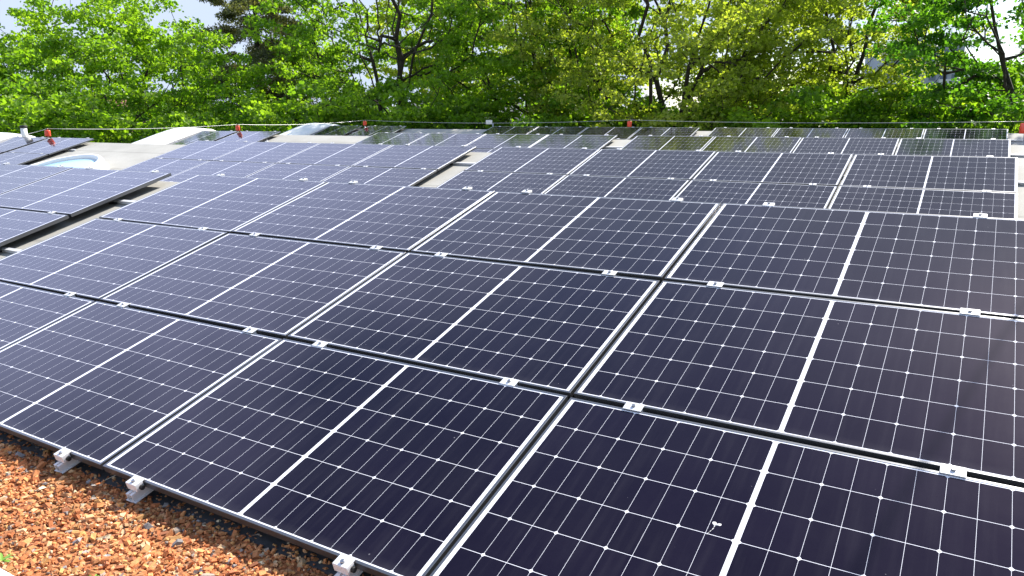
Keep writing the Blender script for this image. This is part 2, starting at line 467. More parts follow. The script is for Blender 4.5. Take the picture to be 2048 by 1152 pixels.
# ------------------------------------------------------------------ building
XL, XR = -19.55, 9.0
bld = empty('building', (0, 0, -5.2))
tag(bld, 'low building with a pale sawtooth roof carrying the solar arrays', 'building')
def bpart(mb, name, mats, parent=None):
    o = mb.build(name, mats, parent or bld)
    if parent is None: o.location = (0, 0, 5.2)
    return o
GZ = -0.100          # flat roof under the gravel
RD = 0.100           # roof plane depth under the panels
mb = MB(); mb.box(XL, XR, -0.60, 0.02, GZ-0.25, GZ); bpart(mb, 'flat_roof', M_SLAB)
mb = MB(); mb.box(XL, XR, 0.0205, 0.75, GZ-0.2, GZ+0.012); bpart(mb, 'shaded_roof_strip', M_SHADED_ROOF)  # roof strip behind the gravel, panel-edge shade put into its dark colour
mb = MB(); mb.box(XL, XR, -0.95, -0.603, -0.9, -0.045, b=0.004); bpart(mb, 'parapet', M_WHITE)
for k in (1, 2, 3, 4):
    s0 = 0.80 if k == 1 else 0.06
    y0, z0 = on(k, s0, -RD)
    y1, z1 = on(k, SL - 0.02, -RD)
    nxt = ORG[k+1][0] if k < 4 else y1 + 0.9
    zf = ORG[k+1][1] - RD if k < 4 else -0.3
    prof = [(y0, z0-0.45), (y1+0.10, z0-0.45), (y1+0.10, z1-0.045), (y1+0.03, z1), (y0, z0)]
    mb = MB(); mb.extrude_x(prof, XL, XR); bpart(mb, 'roof_slope', M_ROOF)
    mb = MB(); mb.box(XL, XR, y1+0.103, nxt + 0.04, zf-0.35, zf - 0.004); bpart(mb, 'valley_floor', M_ROOF)
    # white vaulted hood closing the left end of the shed
    xin = -18.46 + 0.10*(k-2)
    sv = [0.0, 0.5, 1.0, 1.5, 2.0, 2.5, 2.9, 3.2, 3.45, 3.65, 3.82, 3.98, 4.10, 4.18]
    hv = [0.10, 0.15, 0.165, 0.175, 0.18, 0.19, 0.185, 0.165, 0.12, 0.05, -0.035, -0.14, -0.25, -0.40]
    cross = [(xin, -0.25, 0), (xin, -0.03, 0.3), (xin-0.12, 0.0, 0.45), (xin-0.34, 0.0, 0.75), (xin-0.60, 0.0, 0.95), (xin-0.85, 0.0, 1.0), (xin-1.02, 0.0, 0.90), (xin-1.06, -0.25, 0)]
    vs_, fs_ = [], []
    for s_, h_ in zip(sv, hv):
        for (x_, hh_, f_) in cross:
            y_, z_ = on(k, s_, hh_ if f_ == 0 else (h_*f_ + hh_ if h_ > 0 else h_ - 0.02*(1-f_)))
            vs_.append((x_, y_, z_ if f_ else z_ - 0.1 - max(0, -h_)))
    nc = len(cross)
    for i in range(len(sv)-1):
        for j in range(nc-1): fs_.append((i*nc+j, i*nc+j+1, (i+1)*nc+j+1, (i+1)*nc+j))
    fs_.append(tuple(range(nc))[::-1]); fs_.append(tuple((len(sv)-1)*nc+j for j in range(nc)))
    mb = MB(); mb.add(vs_, fs_, 0, True); bpart(mb, 'gable_hood', M_WHITE)
mb = MB(); mb.box(XL+0.02, XR-0.02, -0.93, ROWS[4][0]+0.9, -5.2, -0.62); bpart(mb, 'wall', M_WALL)
# ballast slabs under the lower edge of the front array
for i, x in enumerate((-5.3, -2.75, -1.55, -0.55, 0.55, 1.55, 2.6)):
    mb = MB(); mb.box(x-0.42, x+0.42, 0.16, 0.56, GZ+0.03, GZ+0.052, M=None, b=0.004); bpart(mb, 'ballast_slab', M_SLAB)
# lightning rod standing right of the front array (its thin shadow crosses the panels)
mb = MB(); rx, ry = 4.13, 5.15
mb.tube([(rx, ry, -0.1), (rx, ry, 3.0), (rx, ry, 5.6)], [0.022, 0.020, 0.012], 8); bpart(mb, 'lightning_rod', M_GREY)
# round rooflight on the second shed
sy, sz = on(2, 1.02, -RD)
rl = empty('skylight', (-12.68, sy + 0.0, sz + 5.2), (TILT, 0, 0), bld)
mb = MB()
mb.lathe([(1.12, -0.05), (1.12, 0.03), (1.085, 0.05), (1.06, 0.20), (1.035, 0.235), (0.985, 0.235), (0.955, 0.205), (0.955, 0.10)], 56)
mb.build('curb', M_WHITE, rl)
mg, n_, l_, p_ = new_mat('rooflight_glazing')
p_.inputs['Base Color'].default_value = (0.36, 0.62, 0.80, 1); p_.inputs['Roughness'].default_value = 0.08; p_.inputs['IOR'].default_value = 1.5
mb = MB(); mb.lathe([(0.953, 0.15), (0.953, 0.172), (0.8, 0.180), (0.4, 0.186), (0.02, 0.188)], 56); mb.build('glazing', mg, rl)

# ------------------------------------------------------------------ solar panels
proto = empty('solar_panel')
mb = MB()
FH = 0.032
def ring(zt, zb, o, i):
    ox, oy = W/2-o, H/2-o; ix, iy = W/2-i, H/2-i
    return ox, oy, ix, iy
ch = 0.0012
# outer wall with small chamfer, lip, inner wall
loops_ = [(W/2, H/2, -FH), (W/2, H/2, -ch), (W/2-ch, H/2-ch, 0.0), (W/2-LIP, H/2-LIP, 0.0), (W/2-LIP, H/2-LIP, -0.004)]
vs_, fs_ = [], []
for (a, b, z) in loops_: vs_ += [(-a,-b,z),(a,-b,z),(a,b,z),(-a,b,z)]
for i in range(len(loops_)-1):
    for k in range(4):
        q = (k+1) % 4
        fs_.append((i*4+k, i*4+q, (i+1)*4+q, (i+1)*4+k))
# lower flange
nb = len(vs_)
a, b = W/2-0.028, H/2-0.028
vs_ += [(-a,-b,-FH),(a,-b,-FH),(a,b,-FH),(-a,b,-FH)]
for k in range(4):
    q = (k+1) % 4
    fs_.append((nb+k, nb+q, q, k))
mb.add(vs_, fs_); mb.build('frame', M_FRAME, proto)
mb = MB(); a, b = W/2-LIP+0.001, H/2-LIP+0.001
mb.box(-a, a, -b, b, -0.0070, -0.0016); mb.build('cell_laminate', M_LAM, proto)
first = [True]
PANEL_GROUP = 'solar panels in rows on the sawtooth roof'
ANAME = {1: 'front array', 2: 'second array', 3: 'third array', 4: 'rearmost array'}
ROWN = {0: 'bottom row', 1: 'middle row', 2: 'top row'}
ORD = ['nearest the aisle', 'second from the aisle', 'third from the aisle', 'fourth from the aisle']
rng = random.Random(5)
def place_panel(k, row, xc, label):
    s = (row + 0.5)*RY
    y, z = on(k, s)
    o = proto if first[0] else copy_tree(proto)
    first[0] = False
    o.location = (xc + rng.uniform(-.0015, .0015), y, z)
    o.rotation_euler = (TILT + rng.uniform(-.0040, .0040), rng.uniform(-.0026, .0026), rng.uniform(-.0008, .0008))
    tag(o, label, 'solar panel', PANEL_GROUP)

columns = []        # (shed, xcentre, block words, column word)
BL = {1: -3.558, 2: -3.506, 3: -3.450, 4: -3.371}
LR = {1: -3.996, 2: -3.989, 3: -3.918, 4: -3.816}
FAR = {2: (-15.766, -17.73), 3: (-15.645, -17.56), 4: (-15.45, -17.52)}
for k in (1, 2, 3, 4):
    for c in range(4): columns.append((k, BL[k] + (c+0.5)*CX, 'right of the aisle', ORD[c]))
    for c in range(3 if k == 1 else 4): columns.append((k, LR[k] - (c+0.5)*CX + 0.0085, 'left of the aisle', ORD[c]))
    if k in FAR:
        columns.append((k, FAR[k][0], 'far left block', 'right of the red capped post'))
        columns.append((k, FAR[k][1], 'far left block', 'beside the white gable'))
for (k, xc, blk, cw) in columns:
    rows = (2, 1, 0) if k < 3 else (2, 1)
    for r in rows:
        blkw = blk.replace('the aisle', 'aisle')
        place_panel(k, r, xc, 'solar panel, %s of %s, %s, %s' % (ROWN[r], ANAME[k], blkw, cw.replace('from the aisle', 'column').replace('nearest the aisle', 'nearest aisle').replace('second column', 'second column').replace('the red', 'red').replace('the white', 'white')))

# ------------------------------------------------------------------ mounting rails with clamps
def rail_proto():
    root = empty('mounting_rail')
    b = MB()
    # U channel with flanges, long axis y, top just under the frames
    zt, zb = -FH-0.0015, -FH-0.040
    y0, y1 = -0.050, SL + 0.045
    w = 0.021
    b.box(-w, -w+0.004, y0, y1, zb+0.004, zt)
    b.box(w-0.004, w, y0, y1, zb+0.004, zt)
    b.box(-0.032, 0.032, y0-0.004, y1, zb, zb+0.0038)
    b.box(-w+0.0042, -0.004, y0, y1, zt-0.004, zt-0.0003)
    b.box(0.004, w-0.0042, y0, y1, zt-0.004, zt-0.0003)
    b.build('rail_bar', M_RAIL, root)
    return root
def clamp_mesh_mid():
    b = MB()
    b.box(-0.040, 0.040, -0.026, 0.026, 0.0006, 0.0052, b=0.001)
    b.box(-0.036, 0.036, -0.0095, 0.0095, -0.045, 0.0004)
    b.lathe([(0.0085, 0.0053), (0.0085, 0.0115), (0.0075, 0.013)], 10, 1)
    return b
def clamp_mesh_end(sg):
    b = MB()
    # sg=-1: outside is toward -y
    a0, a1 = sorted((sg*0.003, sg*0.040)); t0, t1 = sorted((-sg*0.012, sg*0.040))
    b.box(-0.034, 0.034, t0, t1, 0.0006, 0.0056, b=0.001)
    b.box(-0.034, 0.034, a0, a1, -0.030, 0.0003, b=0.001)
    c0, c1 = sorted((sg*0.006, sg*0.030))
    b.box(-0.018, 0.018, c0, c1, -0.0695, -0.0305)
    b.lathe([(0.0085, 0.0057), (0.0085, 0.012), (0.0075, 0.0135)], 10, 1, True, Matrix.Translation((0, sg*0.022, 0)))
    b.lathe([(0.011, 0.0), (0.011, 0.012)], 8, 2, True, Matrix.Translation((0.034, sg*0.018, -0.018)) @ Matrix.Rotation(pi/2, 4, 'Y'))
    return b
rp = rail_proto()
mm = [M_RAIL, M_STEEL, M_BLACK]
e0 = clamp_mesh_end(-1).build('end_clamp', mm, rp); e0.location = (0, 0.0135, 0)
e1 = clamp_mesh_end(1).build('end_clamp', mm, rp); e1.location = (0, SL-0.0135, 0)
c1 = clamp_mesh_mid().build('mid_clamp', mm, rp); c1.location = (0, RY, 0)
c2 = c1.copy(); COL.objects.link(c2); c2.location = (0, 2*RY, 0)
rfirst = [True]
for (k, xc, blk, cw) in columns:
    for sd, word in ((-1, 'left'), (1, 'right')):
        o = rp if rfirst[0] else copy_tree(rp)
        rfirst[0] = False
        y, z = on(k, 0)
        dx = 0.335*CX + rng.uniform(-0.03, 0.03)
        o.location = (xc + sd*dx, y, z); o.rotation_euler = (TILT, 0, 0)
        tag(o, '%s clamp rail under %s, %s, %s' % (word, (cw.replace(' from the aisle', ' column') if 'from' in cw else 'column ' + cw).replace('nearest the aisle', 'nearest aisle').replace('the red capped', 'red capped').replace('the white', 'white'), blk.replace('the aisle', 'aisle') if 'far' not in blk else 'far left', ANAME[k]), 'rail',
            'clamp rails running up the slope under the panels')

# cross rails that bridge the aisle under the clamp rails
def cross_rail(k, s, x0, x1, label):
    y, z = on(k, s)
    root = empty('cross_rail', ((x0+x1)/2, y, z), (TILT, 0, 0))
    h = (x1-x0)/2
    b = MB()
    b.box(-h, h, -0.022, 0.022, -0.0985, -0.0945)
    b.box(-h, h, -0.014, -0.010, -0.0943, -0.0735)
    b.box(-h, h, 0.010, 0.014, -0.0943, -0.0735)
    b.box(-h, h, -0.020, 0.020, -0.0733, -0.0722)
    b.build('rail_bar', M_RAIL, root)
    tag(root, label, 'rail', 'cross rails bridging the aisle')
    for xx in (LR[k]-0.12, BL[k]+0.10):
        f = MB(); f.box(xx-(x0+x1)/2-0.05, xx-(x0+x1)/2+0.05, -0.055, -0.0225, -0.0995, -0.084, b=0.003); f.build('rubber_foot', M_BLACK, root)
for k in (1, 2, 3, 4):
    for r in ((0, 1, 2) if k < 3 else (1, 2)):
        cross_rail(k, (r+0.47)*RY, LR[k]-CX*(3 if k == 1 else 4)-0.1, BL[k]+4*CX+0.35,
                   'pale cross rail bridging the aisle under the %s of the %s' % (ROWN[r], ANAME[k]))
for k in (2, 3, 4):
    for r in (1, 2):
        y, z = on(k, (r+0.47)*RY)
        root = empty('cross_rail', (-16.6, y, z), (TILT, 0, 0))
        b = MB(); b.box(-1.8, 1.86, -0.020, 0.020, -0.0985, -0.0722); b.build('rail_bar', M_RAIL, root)
        tag(root, 'short cross rail under the %s of far left block, %s' % (ROWN[r], ANAME[k]), 'rail', 'short cross rails under the far left blocks')

# bird dropping on the near right panel: one splash with a trickle running down the slope
mb = MB(); rr = random.Random(3)
def splat():
    N_ = 15
    cl = []
    for i in range(N_ + 1):
        t_ = i/N_
        x_ = -0.012*t_ + 0.003*sin(5*t_) ; y_ = -0.062*t_
        beads = max(0, sin(i*1.55 + rr.uniform(-.4, .4)))
        w_ = 0.0005 + 0.0024*beads*(1 - 0.6*t_)
        cl.append((x_, y_, w_))
    vs = []
    for (x_, y_, w_) in cl: vs += [(x_-w_, y_, 0.0), (x_, y_, 0.0004 + w_*0.25), (x_+w_, y_, 0.0)]
    fs = []
    for i in range(N_):
        for j in range(2): fs.append((i*3+j, i*3+j+1, (i+1)*3+j+1, (i+1)*3+j)[::-1])
    # two lobes growing out of the top end
    n0 = len(vs)
    fan = []
    lob = [(0.004, 0.0), (0.010, 0.004), (0.020, 0.004), (0.026, 0.011), (0.022, 0.018), (0.013, 0.017), (0.007, 0.010), (0.004, 0.016), (-0.004, 0.021), (-0.013, 0.018), (-0.014, 0.010), (-0.008, 0.003), (-0.004, 0.0)]
    vs.append((0.003, 0.006, 0.003))
    for p_ in lob: vs.append((p_[0], p_[1], 0.0))
    for j in range(len(lob)): fs.append((n0, n0+1+j, n0+1+(j+1) % len(lob)))
    fs.append((0, 1, n0+1+len(lob)-1)); fs.append((1, 2, n0+1)); fs.append((1, n0+1, n0+len(lob)))
    return vs, fs
vs_, fs_ = splat(); mb.add(vs_, fs_, 0, True)
bd = mb.build('bird_dropping', simple('chalky_white', (0.70, 0.69, 0.66), 0.8))
tag(bd, 'white bird dropping splashed on the bottom row panel at the near right', 'bird dropping')
BD_XS = (2.583, 0.625)     # x , distance up the slope
yy, zz = on(1, BD_XS[1], -0.0012)
bd.location = (BD_XS[0], yy, zz); bd.rotation_euler = (TILT, 0, 0); bd.scale = (0.8, 0.8, 0.8)

# ------------------------------------------------------------------ gravel of brick chips
def gravel():
    r = np.random.default_rng(11)
    A = [(-3.6, 3.4, -0.602, 0.02)]
    N = 30000
    x = r.uniform(-4.0, 2.9, N); y = r.uniform(-0.602, 0.02, N); y = np.where(r.uniform(0, 1, N) < .05, r.uniform(0.0, 0.09, N), y)
    size = np.clip(np.exp(r.normal(np.log(0.0068), 0.45, N)), 0.003, 0.021)
    big = size > 0.016
    base = np.array([(-1,-1,-1),(1,-1,-1),(1,1,-1),(-1,1,-1),(-1,-1,1),(1,-1,1),(1,1,1),(-1,1,1)], float)
    fq = np.array([(3,2,1,0),(4,5,6,7),(0,1,5,4),(1,2,6,5),(2,3,7,6),(3,0,4,7)])
    V = base[None]*np.array([1, 0.75, 0.42])
    V = V*(1 + r.uniform(-.45, .30, (N, 8, 3)))
    V[:, 4:, :2] *= r.uniform(0.5, 0.95, (N, 1, 1))
    V *= size[:, None, None]
    V[:, :, 0] *= r.uniform(.8, 1.5, N)[:, None]
    az = r.uniform(0, 2*pi, N); tl = r.normal(0, .38, N); tm = r.normal(0, .38, N)
    def rotz(V, a): c, s = np.cos(a)[:, None], np.sin(a)[:, None]; return np.stack([V[:,:,0]*c-V[:,:,1]*s, V[:,:,0]*s+V[:,:,1]*c, V[:,:,2]], -1)
    def rotx(V, a): c, s = np.cos(a)[:, None], np.sin(a)[:, None]; return np.stack([V[:,:,0], V[:,:,1]*c-V[:,:,2]*s, V[:,:,1]*s+V[:,:,2]*c], -1)
    def roty(V, a): c, s = np.cos(a)[:, None], np.sin(a)[:, None]; return np.stack([V[:,:,0]*c+V[:,:,2]*s, V[:,:,1], -V[:,:,0]*s+V[:,:,2]*c], -1)
    V = rotz(roty(rotx(V, tl), tm), az)
    z = GZ + 0.002 + r.uniform(0, 0.013, N)
    V += np.stack([x, y, z], -1)[:, None, :]
    pal = np.array([(0.52,0.21,0.085),(0.58,0.27,0.115),(0.46,0.165,0.065),(0.62,0.36,0.20),(0.64,0.45,0.28),(0.34,0.29,0.27),(0.27,0.27,0.30),(0.70,0.62,0.46),(0.36,0.14,0.07),(0.54,0.30,0.12)])
    pw = np.array([.25,.23,.16,.10,.05,.035,.02,.025,.05,.10]); pw /= pw.sum()
    c = (pal[r.choice(len(pal), N, p=pw)]*1.0 + 0.008)*r.uniform(.85, 1.25, (N, 1))
    damp = 0.5 + 0.5*np.sin(x*4.3 + 1.7*np.sin(y*9)) * np.sin(y*11 + 2.1*np.sin(x*2.7)) + r.normal(0, .22, N)
    c = c*np.where(damp > .62, .72, 1.0)[:, None]*np.array([.97, .89, .76])
    tint = np.ones((N, 8, 4)); tint[:, :, :3] = c[:, None, :]
    F = (fq[None] + (np.arange(N)*8)[:, None, None]).reshape(-1)
    o = np_mesh('gravel', V.reshape(-1, 3), 4, F, M_STONE, tint.reshape(-1, 4))
    tag(o, 'orange brick chip gravel along the foot of the front array', 'gravel', kind='stuff')
gravel()
def bed_material():
    m, n, l, p = new_mat('brick_dust_bed')
    t = n.new('ShaderNodeTexCoord')
    nz = n.new('ShaderNodeTexNoise'); nz.inputs['Scale'].default_value = 70; nz.inputs['Detail'].default_value = 8; nz.inputs['Roughness'].default_value = 0.75
    l.new(t.outputs['Object'], nz.inputs['Vector'])
    r = n.new('ShaderNodeValToRGB')
    r.color_ramp.elements[0].position = 0.35; r.color_ramp.elements[0].color = (0.16, 0.055, 0.02, 1)
    r.color_ramp.elements[1].position = 0.65; r.color_ramp.elements[1].color = (0.50, 0.19, 0.07, 1)
    l.new(nz.outputs['Fac'], r.inputs[0]); l.new(r.outputs[0], p.inputs['Base Color'])
    b = n.new('ShaderNodeBump'); b.inputs['Strength'].default_value = 1; b.inputs['Distance'].default_value = 0.006
    l.new(nz.outputs['Fac'], b.inputs['Height']); l.new(b.outputs[0], p.inputs['Normal'])
    p.inputs['Roughness'].default_value = 0.95
    return m
mb = MB(); mb.box(XL+0.1, XR-0.1, -0.6025, 0.018, GZ+0.0005, GZ+0.004)
tag(mb.build('gravel_bed', bed_material()), 'orange brick dust bed under the chips by the front array', 'gravel', kind='structure')

# small weed by the parapet
def weed(loc, n, sc, label, seed):
    r = random.Random(seed)
    b = MB()
    for i in range(n):
        a = 2*pi*i/n + r.uniform(-.3, .3); L = sc*r.uniform(.7, 1.2); wd = L*0.16; up = r.uniform(.5, 1.1)
        d = Vector((cos(a), sin(a), 0)); sd_ = Vector((-sin(a), cos(a), 0))
        pts = [(d*(L*t)) + Vector((0, 0, L*(up*t - 0.55*t*t))) for t in (0, .35, .7, 1)]
        ws = [wd*.4, wd, wd*.75, wd*.05]
        vs = []
        for p_, w_ in zip(pts, ws): vs += [tuple(p_ - sd_*w_), tuple(p_ + Vector((0, 0, -w_*0.4))), tuple(p_ + sd_*w_)]
        fs = []
        for j in range(3): fs += [(j*3, j*3+1, j*3+4, j*3+3), (j*3+1, j*3+2, j*3+5, j*3+4)]
        b.add(vs, fs, 0, True)
    m_ = simple('weed_leaf_%d' % seed, (0.20, 0.36, 0.05), 0.5)
    o = b.build('weed', m_); o.location = loc
    tag(o, label, 'weed')
weed((0.268, -0.545, GZ+0.010), 9, 0.045, 'small bright green weed sprouting from gravel beside the white parapet', 2)
weed((0.665, -0.43, GZ+0.010), 5, 0.020, 'tiny green seedling in the gravel at the bottom edge', 3)

# ------------------------------------------------------------------ life-line posts, cable, vent
def anchor_post(x, y, z0, z1, rc, hc, label):
    root = empty('anchor_post', (x, y, z0))
    b = MB(); b.lathe([(0.055, 0), (0.055, 0.012), (0.022, 0.016), (0.022, z1-z0-hc*0.5)], 16); b.build('pole', M_GREY, root)
    b = MB(); b.lathe([(rc*0.96, z1-z0-hc), (rc, z1-z0-hc+0.006), (rc*0.98, z1-z0-0.02), (rc*0.86, z1-z0-0.004), (rc*0.3, z1-z0)], 20); b.build('cap', M_RED, root)
    b = MB(); b.lathe([(0.016, z1-z0+0.0005), (0.016, z1-z0+0.03), (0.028, z1-z0+0.032), (0.028, z1-z0+0.042)], 12); b.build('cable_eye', M_STEEL, root)
    tag(root, label, 'anchor post', 'red capped anchor posts of the lifeline')
    return Vector((x, y, z1 + 0.035))
LP = []
LP.append(anchor_post(-16.75, on(2, SL-.06)[0], on(2, SL-.06, -RD)[1], 1.26, .068, .15, 'red capped anchor post behind the far left block of the second array'))
LP.append(anchor_post(-16.60, on(3, SL-.06)[0], on(3, SL-.06, -RD)[1], 1.335, .066, .15, 'red capped anchor post behind the far left block of the third array'))
LP.append(anchor_post(-16.50, on(4, SL-.06)[0], on(4, SL-.06, -RD)[1], 1.46, .066, .15, 'red capped anchor post behind the far left block of the rearmost array'))
LP.append(anchor_post(-6.15, ROWS[4][0]+0.35, 0.8, 1.47, .068, .17, 'red capped anchor post behind the rearmost array near the middle'))
LP.append(anchor_post(4.05, 19.6, 0.75, 1.44, .125, .24, 'thick grey anchor post with red cap at the right edge'))
def cable(pts, sags, r):
    out = []
    for (a, b), s in zip(zip(pts[:-1], pts[1:]), sags):
        for i in range(13):
            t_ = i/12
            if i == 0 and out: continue
            p = a.lerp(b, t_); p.z -= s*4*t_*(1-t_)
            out.append(p)
    b = MB(); b.tube(out, r, 6); return b
start = Vector((-19.2, 9.6, 1.10))
cb = cable([start] + LP, [0.02, 0.06, 0.07, 0.10, 0.06], 0.0052).build('lifeline_cable', M_CABLE)
tag(cb, 'thin steel lifeline cable sagging between the red capped posts', 'cable')
root = empty('vent_pipe', (-18.25, 9.25, 0.9))
b = MB(); b.lathe([(0.075, 0), (0.075, 0.40)], 20); b.build('pipe', M_WHITE, root)
b = MB(); b.lathe([(0.082, 0.4005), (0.088, 0.42), (0.088, 0.455), (0.07, 0.47)], 20); b.build('cap', M_BLACK, root)
tag(root, 'white vent pipe with dark cap behind the far left panels', 'vent pipe')

# ------------------------------------------------------------------ trees
def from_view(u, D, z=-5.2):
    """a spot at horizontal distance D from the camera in the bearing of image column u"""
    az = radians(-30.938) + math.atan((u-1024)*0.977/1538.76)
    return Vector((cam.location.x + sin(az)*D, cam.location.y + cos(az)*D, z))

def leaf_mesh(name, centers, normals_bias, sizes, tints, parent, mat, seed, aspect=0.85):
    r = np.random.default_rng(seed)
    N = len(centers)
    nrm = r.normal(0, 1, (N, 3))*np.array([1, 1, 0.9]) + np.array([0, 0, normals_bias])
    nrm /= np.linalg.norm(nrm, axis=1, keepdims=True)
    a = np.cross(nrm, r.normal(0, 1, (N, 3))); a /= np.linalg.norm(a, axis=1, keepdims=True)
    b = np.cross(nrm, a)
    L = sizes[:, None]
    # leaf blade folded a little along the midrib
    c = centers
    v = np.stack([c - a*L*0.5, c - a*L*0.02 + b*L*aspect*0.5 + nrm*L*0.08, c + a*L*0.5, c - a*L*0.02 - b*L*aspect*0.5 + nrm*L*0.08], 1)
    F = (np.arange(4)[None] + (np.arange(N)*4)[:, None]).reshape(-1)
    t = np.ones((N, 4, 4)); t[:, :, :3] = tints[:, None, :]
    return np_mesh(name, v.reshape(-1, 3), 4, F, mat, t.reshape(-1, 4), parent)

def skeleton(r, height, fork_h, crown_c, crown_r, ntips, lean=(0, 0), leaders=3, spread=0.35):
    """nodes: positions, parent index; tips list"""
    P = [np.array([0., 0, 0])]; par = [-1]
    def grow(start, target, steps, wob):
        i = start; p0 = P[start].copy()
        for s in range(1, steps+1):
            t = s/steps
            q = p0 + (target-p0)*t + r.normal(0, wob, 3)*(1 if s < steps else 0)
            P.append(q); par.append(i); i = len(P)-1
        return i
    top = np.array([lean[0], lean[1], fork_h])
    f = grow(0, top, 5, 0.05)
    cc = np.array(crown_c); cr_ = np.array(crown_r)
    for k in range(leaders):
        a = 2*pi*(k + r.uniform(-.25, .25))/leaders + 0.6
        tgt = cc + np.array([cos(a)*cr_[0]*spread, sin(a)*cr_[1]*spread, cr_[2]*r.uniform(.35, .75)])
        st_ = f - r.integers(0, 3) if k else f
        grow(max(1, st_), tgt, 8, 0.16)
    # tips
    d = r.normal(0, 1, (ntips, 3)); d /= np.linalg.norm(d, axis=1, keepdims=True)
    rad = r.uniform(0.30, 1.0, ntips)**0.55
    lob = 1 + 0.16*np.sin(d[:, 0]*5+r.uniform(0, 6)) + 0.14*np.sin(d[:, 1]*6+r.uniform(0, 6)) + 0.12*np.sin(d[:, 2]*7+r.uniform(0, 6))
    T = cc + d*cr_*(rad*lob)[:, None]
    T = T[T[:, 2] > 1.6]
    order = np.argsort(np.linalg.norm((T-cc)/cr_, axis=1))
    tips = []
    arr = np.zeros((40000, 3)); n = len(P); arr[:n] = P
    for j in order:
        p = T[j]
        dd = np.linalg.norm(arr[2:n] - p, axis=1) + np.maximum(0, arr[2:n, 2] - p[2] + 0.3)*1.2
        i = int(np.argmin(dd)) + 2
        L = np.linalg.norm(p - arr[i]); st_ = max(2, int(L/0.6))
        q0 = len(P)
        e = grow(i, p, st_, 0.07*min(1, L))
        arr[q0:len(P)] = P[q0:]; n = len(P)
        tips.append(e)
    return np.array(P), np.array(par), np.array(tips)

def branch_mesh(P, par, tips, r_tip, r_base, name, parent, sides=5, min_r=0.0):
    n = len(P)
    load = np.zeros(n); 
    for t in tips: load[t] += 1
    for i in range(n-1, 0, -1): load[par[i]] += load[i]
    load = np.maximum(load, .5)
    rad = r_tip*load**0.5
    rad *= min(1.0, r_base/rad[0]) if rad[0] > 0 else 1
    rad = np.maximum(rad, r_tip)
    idx = np.arange(1, n)
    a = P[par[idx]]; b = P[idx]
    ra = np.minimum(rad[par[idx]], rad[idx]*1.5 + 0.01); rb = rad[idx]
    t = b-a; L = np.linalg.norm(t, axis=1, keepdims=True); t = t/np.maximum(L, 1e-6)
    up = np.where(np.abs(t[:, 2:3]) > .9, np.array([[1., 0, 0]]), np.array([[0, 0, 1.]]))
    u = np.cross(t, up); u /= np.linalg.norm(u, axis=1, keepdims=True); w = np.cross(t, u)
    an = np.arange(sides)*2*pi/sides
    ring = np.cos(an)[None, :, None]*u[:, None, :] + np.sin(an)[None, :, None]*w[:, None, :]
    A = (a - t*ra[:, None]*0.3)[:, None, :] + ring*ra[:, None, None]; B = (b + t*rb[:, None]*0.3)[:, None, :] + ring*rb[:, None, None]
    V = np.concatenate([A, B], 1).reshape(-1, 3)
    k = np.arange(sides); q = (k+1) % sides
    f = np.stack([k, q, sides+q, sides+k], 1)
    F = (f[None] + (np.arange(n-1)*2*sides)[:, None, None]).reshape(-1)
    return np_mesh(name, V, 4, F, M_BARK, None, parent, True)

PALETTE = {
    'bright': ((0.140, 0.240, 0.022), (0.225, 0.320, 0.034), (0.085, 0.170, 0.020)),
    'green':  ((0.130, 0.225, 0.024), (0.210, 0.310, 0.036), (0.085, 0.170, 0.020)),
    'yellow': ((0.225, 0.270, 0.050), (0.330, 0.365, 0.115), (0.145, 0.195, 0.030)),
    'deep':   ((0.065, 0.160, 0.018), (0.110, 0.220, 0.024), (0.040, 0.115, 0.015)),
}
def clump_leaves(r, P, tips, per, clump, leaf, pal, loc=None):
    c = P[tips]
    d = r.normal(0, 1, (len(tips), per, 3)); d /= np.linalg.norm(d, axis=2, keepdims=True)
    rad = r.uniform(0, 1, (len(tips), per, 1))**0.5
    cs = clump*r.uniform(.65, 1.3, (len(tips), 1, 1))
    X = c[:, None, :] + d*rad*cs*np.array([1, 1, 0.42])
    X[..., 2] -= (np.abs(d[..., 0]) + np.abs(d[..., 1]))*rad[..., 0]*cs[..., 0]*0.18
    base, light, dark = [np.array(q) for q in pal]
    w = r.uniform(0, 1, (len(tips), 1, 1))*0.6 + r.uniform(0, 1, (len(tips), per, 1))*0.4
    col = np.where(w < .5, dark + (base-dark)*(w*2), base + (light-base)*(w*2-1))
    col = col*r.uniform(.95, 1.32, (len(tips), per, 1))
    size = leaf*r.uniform(.6, 1.25, (len(tips), per))
    keep = r.uniform(0, 1, (len(tips), per)) < r.uniform(.45, 1, (len(tips), 1))
    if loc is not None:
        Wd = X + np.array(loc)
        keep &= ~((Wd[..., 0] > -20.2) & (Wd[..., 1] < 22.6) & (Wd[..., 2] < 9))
    return X[keep], size[keep], col[keep]

def broad_tree(name, loc, label, height, fork, cc, crn, tips, per, clump, leaf, pal, seed, group=None, lean=(0, 0), leaders=3, r_base=0.24, spread=.35, bias=0.8, window=0):
    r = np.random.default_rng(seed)
    root = empty(name, loc)
    tag(root, label, 'tree', group)
    P, par, tp = skeleton(r, height, fork, cc, crn, tips, lean, leaders, spread)
    branch_mesh(P, par, tp, 0.011, r_base, 'trunk', root)
    if window:          # an open gap in the foliage where the stems show
        d_ = np.array([cam.location.x - loc[0], cam.location.y - loc[1]]); d_ /= np.linalg.norm(d_)
        q = P[tp]; along = q[:, 0]*d_[0] + q[:, 1]*d_[1]; side = -q[:, 0]*d_[1] + q[:, 1]*d_[0]
        tp = tp[~((np.abs(side - 0.2) < window) & (along > -2.5) & (q[:, 2] > 6.2))]
    X, S, Cc = clump_leaves(r, P, tp, per, clump, leaf, PALETTE[pal], loc)
    leaf_mesh('crown', X, bias, S, Cc, root, M_LEAF, seed+1)
    return root

